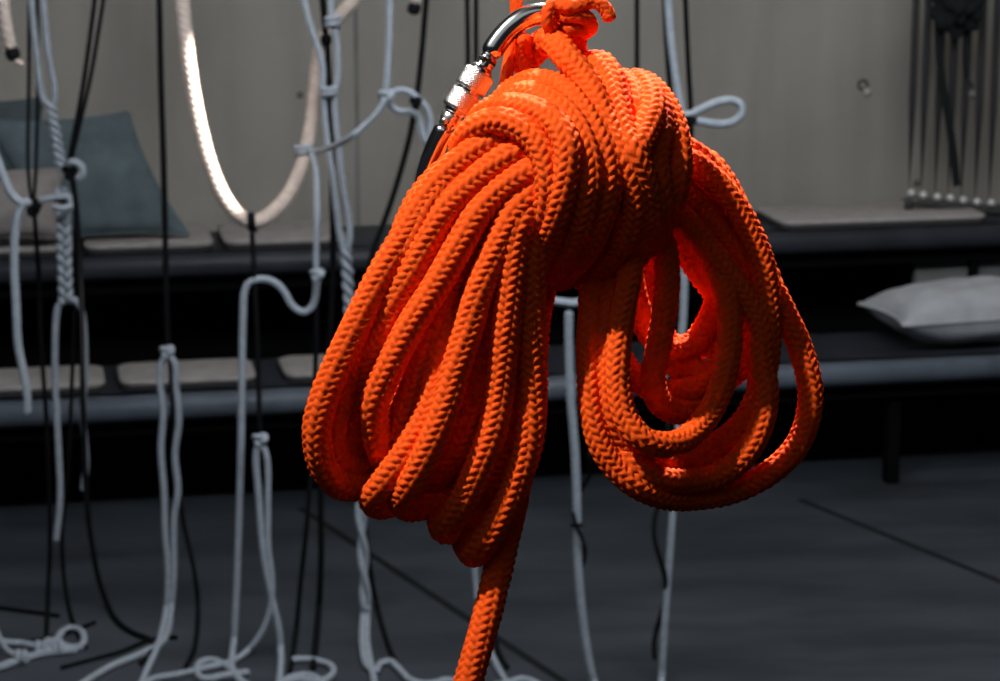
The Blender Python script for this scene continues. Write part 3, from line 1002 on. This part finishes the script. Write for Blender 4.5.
strand('hanging_loop', [(620, 205, -10), (575, 200, 12), (556, 200, 52), (543, 211, 66), (536, 235, 68), (532, 282, 62), (532, 334, 54), (533, 391, 46), (530, 436, 44), (519, 476, 40), (501, 517, 32), (482, 545, 18), (473, 553, 0),
                        (467, 540, -20), (475, 515, -30), (488, 488, -36), (500, 440, -38), (512, 370, -36), (530, 280, -30), (575, 215, -22)])
strand('hanging_loop', [(640, 160, -10), (590, 145, 22), (548, 139, 44), (512, 141, 60), (470, 167, 60), (436, 198, 60), (414, 236, 56), (391, 270, 50), (368, 312, 44), (350, 355, 36), (338, 400, 28), (331, 440, 16), (338, 462, -2),
                        (356, 470, -26), (376, 462, -48), (398, 430, -60), (430, 350, -70), (480, 240, -66), (560, 178, -52)])
strand('hanging_loop', [(640, 176, 5), (585, 168, 30), (552, 172, 52), (528, 184, 66), (502, 206, 64), (478, 236, 58), (458, 268, 50), (442, 303, 44), (428, 347, 36), (414, 390, 28), (402, 425, 16), (400, 448, 0),
                        (410, 460, -22), (430, 450, -42), (452, 410, -54), (480, 330, -58), (520, 235, -50), (575, 192, -40)])
# strands behind the left fan
strand('hanging_loop', [(600, 165, -10), (540, 150, 15), (488, 148, 22), (446, 172, 24), (418, 204, 22), (400, 250, 10), (385, 320, -5), (366, 390, -20), (352, 440, -35), (360, 470, -52), (385, 470, -66), (425, 400, -80), (470, 300, -80), (540, 200, -70), (600, 180, -55)])
strand('hanging_loop', [(600, 190, -10), (540, 190, 6), (500, 225, 10), (462, 280, 8), (440, 320, 6), (428, 350, 4), (412, 392, 0), (398, 428, -8), (392, 456, -24), (404, 470, -44), (430, 462, -60), (470, 400, -66), (510, 300, -62), (560, 215, -50)])
strand('hanging_loop', [(600, 195, -8), (545, 200, 8), (520, 230, 12), (497, 290, 8), (486, 350, 6), (476, 400, 4), (462, 440, 0), (440, 470, -10), (428, 484, -26), (445, 482, -46), (470, 465, -54), (492, 420, -58), (510, 340, -58), (540, 240, -50)])
strand('hanging_loop', [(600, 200, -8), (556, 205, 4), (540, 230, 4), (522, 290, 0), (518, 350, 0), (516, 410, -4), (508, 450, -10), (490, 486, -22), (470, 500, -36), (478, 480, -54), (498, 440, -62), (515, 370, -64), (535, 280, -58), (570, 215, -48)])

strand('hanging_loop', [(600, 185, -20), (540, 178, -6), (490, 215, -4), (448, 275, -8), (420, 330, -14), (404, 385, -22), (392, 425, -34), (388, 450, -52), (404, 456, -68), (436, 410, -82), (470, 330, -86), (520, 230, -76), (580, 185, -60)])
strand('hanging_loop', [(600, 175, -30), (530, 168, -14), (470, 212, -10), (424, 272, -12), (396, 330, -20), (376, 385, -32), (366, 430, -46), (372, 452, -62), (392, 446, -78), (420, 390, -90), (460, 300, -92), (530, 210, -80), (590, 185, -66)])
strand('hanging_loop', [(600, 200, -26), (540, 205, -14), (500, 260, -14), (482, 320, -18), (470, 370, -22), (456, 420, -28), (446, 450, -40), (454, 466, -58), (474, 450, -72), (490, 400, -78), (506, 330, -78), (530, 250, -70), (580, 200, -60)])

# --- tail
strand('tail_end', [(600, 215, -30), (560, 240, -34), (540, 300, -36), (532, 370, -30), (524, 440, -22), (514, 500, -12), (505, 540, -5), (496, 578, 2), (488, 612, 8), (478, 648, 12), (468, 684, 16), (458, 730, 18), (452, 790, 18)])

# --- loops hanging to the right
RSEL[0] = 13.0
def recede(pts, amount=60):
    out = []
    for x, y, z in pts:
        t_ = min(1, max(0, (x - 630) / 90))
        out.append((x, y, z - amount * t_ * t_ * (3 - 2 * t_)))
    return out


strand('hanging_loop', recede([(600, 200, -30), (598, 240, -10), (593, 270, 8), (591, 310, 16), (589, 345, 22), (590, 378, 26), (592, 412, 28), (600, 442, 28), (614, 466, 26), (634, 484, 24), (660, 496, 22), (695, 498, 20), (736, 490, 18), (772, 471, 16), (796, 447, 14), (808, 419, 12), (810, 387, 10),
                        (801, 350, 10), (787, 318, 12), (770, 286, 16), (745, 255, 20), (722, 230, 22), (702, 208, 22), (682, 192, 18), (650, 178, 5), (610, 180, -10)]))
strand('hanging_loop', recede([(610, 200, -40), (612, 250, -24), (606, 290, -8), (598, 330, 0), (594, 370, 4), (596, 410, 8), (612, 440, 14), (634, 466, 22), (664, 480, 30), (700, 480, 36), (727, 471, 40), (750, 448, 40), (763, 419, 38), (766, 390, 36), (762, 362, 35),
                        (760, 325, 36), (744, 295, 38), (724, 268, 40), (704, 244, 40), (686, 222, 36), (666, 205, 22), (630, 190, 0)]))
strand('hanging_loop', recede([(620, 200, 0), (634, 240, 20), (630, 272, 30), (622, 316, 38), (618, 352, 42), (618, 386, 44), (625, 416, 46), (641, 438, 50), (662, 445, 54), (685, 439, 56), (706, 418, 56), (720, 391, 54), (728, 357, 50),
                        (730, 322, 46), (726, 292, 42), (716, 266, 36), (700, 241, 28), (676, 215, 14), (640, 195, 0)]))
strand('hanging_loop', recede([(610, 205, -20), (614, 250, 0), (610, 290, 12), (606, 338, 22), (606, 378, 26), (610, 412, 26), (618, 434, 22), (634, 450, 16), (660, 461, 10), (692, 464, 6), (722, 456, 4), (744, 436, 4), (757, 408, 4), (760, 380, 4),
                        (758, 340, 4), (742, 300, 4), (722, 268, 4), (700, 240, 2), (676, 218, -4), (640, 200, -10)]))
strand('hanging_loop', recede([(630, 205, -10), (662, 240, 12), (667, 272, 16), (664, 316, 12), (657, 354, 4), (653, 380, -4), (658, 400, -14), (672, 411, -24), (692, 410, -34), (712, 394, -42), (724, 368, -48), (728, 336, -50), (720, 300, -48), (705, 270, -44), (688, 240, -36), (660, 210, -20)]))
# back loops
strand('hanging_loop', [(610, 190, -50), (606, 260, -55), (610, 320, -58), (622, 360, -62), (645, 385, -68), (672, 392, -74), (700, 384, -78), (722, 360, -80), (732, 325, -78), (722, 290, -70), (704, 262, -62), (680, 225, -50), (650, 195, -40)])
strand('hanging_loop', [(620, 190, -40), (628, 250, -40), (636, 300, -46), (650, 334, -56), (670, 350, -66), (692, 344, -76), (708, 322, -82), (716, 298, -82), (702, 276, -72), (686, 252, -62), (668, 215, -45)])
strand('hanging_loop', [(612, 200, -60), (610, 280, -64), (608, 350, -62), (616, 400, -58), (640, 436, -52), (675, 452, -48), (712, 446, -44), (742, 424, -40), (760, 390, -36), (768, 350, -30), (768, 305, -26), (762, 262, -22), (748, 228, -18), (730, 198, -12), (708, 174, -6), (686, 160, 0), (650, 165, -5)])
strand('hanging_loop', [(650, 170, -45), (685, 158, -36), (704, 160, -36), (724, 182, -40), (742, 220, -46), (758, 270, -56), (762, 320, -64), (748, 360, -72), (720, 376, -78), (690, 366, -84), (660, 330, -86), (640, 270, -80), (630, 210, -65)])
strand('hanging_loop', [(640, 150, -30), (676, 146, -24), (697, 156, -26), (718, 178, -30), (734, 208, -34), (750, 240, -42), (770, 284, -50), (772, 320, -56), (752, 345, -70), (715, 345, -92), (672, 345, -98), (640, 300, -90), (632, 220, -70)])

strand('hanging_loop', [(650, 180, -30), (685, 184, -44), (712, 204, -54), (735, 236, -62), (752, 280, -70), (756, 330, -78), (740, 368, -86), (710, 385, -92), (682, 372, -98), (656, 322, -96), (640, 250, -80)])

# --- turns wrapped round the middle
RSEL[0] = 14.2
def turn(front, D=55):
    a, b2 = front[0], front[-1]
    back = [(b2[0] + (a[0] - b2[0]) * t_ + 12 * math.sin(PI * t_), b2[1] + (a[1] - b2[1]) * t_, -D * math.sin(PI * t_) + b2[2] + (a[2] - b2[2]) * t_) for t_ in (0.2, 0.4, 0.6, 0.8)]
    strand('wrapping_turn', list(front) + back)


turn([(464, 156, 0), (463, 147, 28), (469, 135, 52), (481, 126, 66), (497, 121, 76), (517, 126, 85), (535, 140, 92), (546, 162, 96), (549, 187, 94), (546, 210, 84), (540, 232, 66), (534, 252, 36), (542, 264, 0)])
turn([(476, 130, 0), (483, 117, 26), (499, 108, 48), (521, 108, 68), (542, 114, 84), (558, 126, 97), (567, 146, 105), (567, 172, 105), (560, 206, 96), (550, 235, 74), (538, 260, 38), (546, 271, -8)])
turn([(490, 114, -20), (506, 101, 10), (531, 95, 42), (554, 104, 64), (572, 120, 80), (585, 145, 92), (590, 170, 95), (588, 196, 92), (579, 230, 75), (561, 258, 45), (550, 272, 0)])
turn([(502, 102, -30), (518, 89, 0), (537, 83, 22), (556, 87, 42), (573, 100, 60), (588, 120, 75), (600, 141, 84), (608, 165, 86), (608, 190, 84), (602, 215, 76), (589, 246, 54), (570, 268, 20), (560, 276, -20)])
turn([(515, 72, -52), (528, 58, -44), (541, 45, -28), (551, 39, -6), (559, 47, 20), (569, 60, 34), (581, 74, 42), (593, 94, 55), (607, 125, 72), (618, 147, 81), (630, 170, 82), (636, 192, 76), (635, 213, 66), (622, 243, 45), (600, 266, 16), (582, 276, -22)])
turn([(572, 78, -42), (588, 66, -12), (601, 65, 10), (610, 77, 28), (614, 95, 45), (618, 114, 60), (624, 133, 73), (632, 153, 85), (643, 176, 80), (648, 200, 68), (642, 226, 50), (622, 252, 24), (604, 268, -8)])
turn([(618, 78, -18), (632, 92, 18), (636, 110, 38), (634, 133, 46), (630, 156, 44), (632, 190, 40), (630, 225, 20), (615, 250, -10)])
turn([(632, 78, -10), (648, 92, 22), (652, 109, 46), (645, 131, 66), (637, 150, 80), (638, 172, 80), (648, 194, 70), (652, 214, 58), (642, 238, 38), (618, 260, 10), (604, 270, -14)])
turn([(648, 92, -6), (661, 112, 24), (661, 136, 42), (656, 160, 52), (658, 182, 56), (661, 205, 48), (651, 235, 28), (628, 260, 0)])
turn([(640, 80, -26), (656, 94, -4), (668, 112, 14), (676, 136, 30), (679, 162, 38), (676, 186, 36), (667, 212, 24), (652, 238, 0)])

# --- thin orange rope tied to the carabiner
hr = empty('orange_cord', at(575, 25, 0))
tag(hr, 'thinner orange cord knotted round the carabiner top, cut stub pointing right', 'cord')
HO = np.array(hr.location)
HK = dict(r=7.2 * S, mode='braid', segs=32, ds=1.3 * S, pitch=6.0 * S, cols=6, depth=0.2)


def thin(name, pts, rr=7.2, up=False):
    k = dict(HK); k['r'] = rr * S
    P = AP(pts)
    if up:
        q = P[0].copy(); q[2] = CEIL
        P = [q, q * 0.5 + P[0] * 0.5] + P
        k['ds'] = 2.2 * S
    return rope(name, [P], M_orange2, hr, origin=HO, **k)


thin('standing_part', [(516, -30, -36), (516, 0, -38), (516, 18, -42), (513, 44, -42), (509, 62, -40), (506, 80, -34), (504, 100, -30)], 6.6, up=True)
thin('knot_turn', [(566, 4, 14), (557, 3, 20), (550, 10, 22), (549, 22, 20), (553, 31, 12), (562, 34, -4), (568, 28, -24), (572, 10, -30), (574, -4, -20)], 7.8)
thin('knot_turn', [(556, 10, 10), (564, 16, 18), (575, 15, 26), (586, 18, 24), (590, 26, 12), (584, 32, -4), (572, 32, -20), (562, 26, -22), (556, 18, -10)], 8.2)
thin('knot_turn', [(562, 26, 8), (572, 28, 18), (582, 29, 16), (588, 26, 0), (580, 22, -16)], 7.5)
thin('knot_turn', [(553, -6, 4), (560, 4, 22), (572, 7, 30), (584, 4, 26), (592, -4, 14), (592, -18, 4), (580, -24, -4), (566, -18, -6), (556, -6, 2)], 8.2)
thin('stub', [(576, 6, 10), (586, 2, 22), (597, 2, 26), (606, 10, 26), (611, 22, 26)], 7.3)
thin('hanging_part', [(578, 20, -10), (580, 36, -8), (580, 52, -10), (578, 70, -20), (576, 95, -30)], 7.0)
thin('standing_part', [(570, -30, -6), (571, -14, -4), (572, 0, -2), (574, 12, 2)], 7.5, up=True)
thin('knot_turn', [(524, 34, -8), (524, 50, -20), (528, 66, -28), (536, 78, -34)], 8.5)

# ------------------------------------------------------------------ carabiner
cb = empty('carabiner', at(470, 90, -10))
tag(cb, 'large polished steel screw-gate carabiner holding the orange coil', 'carabiner')
BO = np.array(cb.location)


def tube_obj(name, pts, r_, m, segs=28, ds=1.5, parent=None):
    return rope(name, [AP(pts)], m, parent or cb, origin=BO, r=r_ * S, segs=segs, ds=ds * S)


tube_obj('frame', [(489, 58, -12), (494, 48, -13), (502, 37, -14), (514, 25, -15), (528, 16.5, -17), (543, 14, -19), (558, 19, -22), (570, 33, -27), (574, 54, -34), (568, 84, -44), (548, 130, -56), (520, 182, -66), (492, 226, -72), (466, 246, -68),
                   (444, 244, -58), (429, 226, -46), (424, 200, -34), (427, 174, -24), (435, 150, -17), (443, 133, -13), (447.5, 124, -12)], 11.5, M_steel)
gax0, gax1 = at(446.5, 126, -12), at(489.5, 57, -12)
gd = (gax1 - gax0) / np.linalg.norm(gax1 - gax0)
gl = np.linalg.norm(gax1 - gax0) / S


def gp(t):
    return gax0 + (gax1 - gax0) * t - BO


v, f = lathe([(9.0 * S, 0), (9.6 * S, 2 * S), (9.6 * S, (gl - 2) * S), (9.0 * S, gl * S)], gp(0), gd, 32)
gate = link_mesh('gate', v, f, M_steel, cb)


def knurled(name, h0, h1, r0, parent):
    n, m_ = 120, 40
    T, U, V = None, None, None
    t = np.array([1.0, 0, 0])
    u = np.cross(gd, t); u /= np.linalg.norm(u)
    w_ = np.cross(gd, u)
    vv = []
    base = gp(0)
    for i in range(m_ + 1):
        h = h0 + (h1 - h0) * i / m_
        e = min(i, m_ - i) / m_
        edge = min(1, e / 0.10)
        rr = r0 * (0.88 + 0.12 * math.sqrt(1 - (1 - edge) ** 2))
        for k in range(n):
            a = 2 * PI * k / n
            kn = 0
            if 0.12 < i / m_ < 0.88:
                kn = 0.95 * (abs(math.sin(15 * a + 2.6 * i * PI / 14)) + abs(math.sin(15 * a - 2.6 * i * PI / 14)) - 1.0)
            vv.append(base + gd * h * S + (rr + kn) * S * (math.cos(a) * u + math.sin(a) * w_))
    ff = []
    for i in range(m_):
        for k in range(n):
            ff.append((i * n + k, i * n + (k + 1) % n, (i + 1) * n + (k + 1) % n, (i + 1) * n + k))
    ff.append(list(range(n))[::-1]); ff.append([m_ * n + k for k in range(n)])
    return link_mesh(name, vv, ff, M_steel2, parent)


sl = empty('locking_sleeve')
sl.parent = cb
knurled('knurled_ring', 18, 40, 16.0, sl)
knurled('knurled_ring', 42.5, 64, 16.0, sl)
v, f = lathe([(10 * S, 14 * S), (12.5 * S, 16 * S), (12.5 * S, 66 * S), (10 * S, 70 * S)], gp(0), gd, 32)
link_mesh('collar', v, f, M_steel, sl)
# hinge pin and nose slot
pv = np.cross(gd, RIGHT); pv /= np.linalg.norm(pv)
side = -FWD
for tt, rr, nm, mm in ((0.06, 3.4, 'hinge_pin', M_steel2), (0.96, 3.0, 'gate_pin', M_dark)):
    v, f = lathe([(rr * S, -13.2 * S), (rr * S, 12.6 * S), (rr * 0.7 * S, 13.4 * S)], gp(tt) , side - 0.45 * RIGHT, 16)
    link_mesh(nm, v, f, mm, cb)
v, f = lathe([(9.9 * S, 0), (9.9 * S, 2.6 * S)], gp(0.925), gd, 28)
link_mesh('nose_gap', v, f, M_dark, cb)
v, f = lathe([(10.6 * S, 0), (11 * S, 1 * S), (11 * S, 7 * S), (10.6 * S, 8 * S)], gp(0.055), gd, 28)
link_mesh('hinge_collar', v, f, M_steel2, cb)

# ------------------------------------------------------------------ lights
def look(o, target):
    d = Vector((np.asarray(target) - np.array(o.location)).tolist())
    o.rotation_euler = d.to_track_quat('-Z', 'Y').to_euler()


def spot(name, loc, target, energy, size, blend, radius, col):
    l = bpy.data.lights.new(name, 'SPOT')
    l.energy = energy
    l.spot_size = size
    l.spot_blend = blend
    l.shadow_soft_size = radius
    l.color = col
    o = bpy.data.objects.new(name, l)
    COL.objects.link(o)
    o.location = np.asarray(loc).tolist()
    look(o, target)
    return o


tc = at(535, 175, 0)
d = np.array([-0.50, -0.22, 0.84]); d /= np.linalg.norm(d)
spot('key_spot', tc + d * 1.8, tc, 200, math.radians(18), 1.0, 0.018, (1.0, 0.95, 0.88))
tc = at(650, 350, 0)
d = np.array([0.06, 0.62, 0.78]); d /= np.linalg.norm(d)
spot('rim_spot', tc + d * 1.9, tc, 560, math.radians(11), 0.8, 0.03, (1.0, 0.95, 0.9))
tr = hang(213, 122, Yt, 0)
d = np.array([0.62, -0.11, 0.78]); d /= np.linalg.norm(d)
spot('rope_spot', tr + d * 2.2, tr, 6000, math.radians(9.5), 0.35, 0.02, (1.0, 0.93, 0.86))


def area(name, loc, target, energy, sx, sy, col):
    l = bpy.data.lights.new(name, 'AREA')
    l.shape = 'RECTANGLE'
    l.size, l.size_y = sx, sy
    l.energy = energy
    l.color = col
    o = bpy.data.objects.new(name, l)
    COL.objects.link(o)
    o.location = loc
    look(o, target)


area('overhead_light', (0.2, 3.6, 3.5), (0.1, 7.0, 0.6), 190, 3.5, 1.0, (0.86, 0.93, 1.0))
area('wall_light', (1.2, 5.3, 3.5), (1.0, 7.8, 1.3), 46, 5.0, 0.4, (1.0, 0.95, 0.88))

area('reflection_fill', (-0.6, 0.3, 3.55), (-0.3, 1.0, 1.8), 5.5, 2.6, 2.0, (0.9, 0.95, 1.0))  # unseen soft light added so the steel has something bright to reflect

wd = bpy.data.worlds.new('world')
scene.world = wd
wd.use_nodes = True
wd.node_tree.nodes['Background'].inputs[0].default_value = (0.55, 0.65, 0.8, 1)
wd.node_tree.nodes['Background'].inputs[1].default_value = 0.015
scene.view_settings.view_transform = 'Standard'
scene.view_settings.look = 'None'
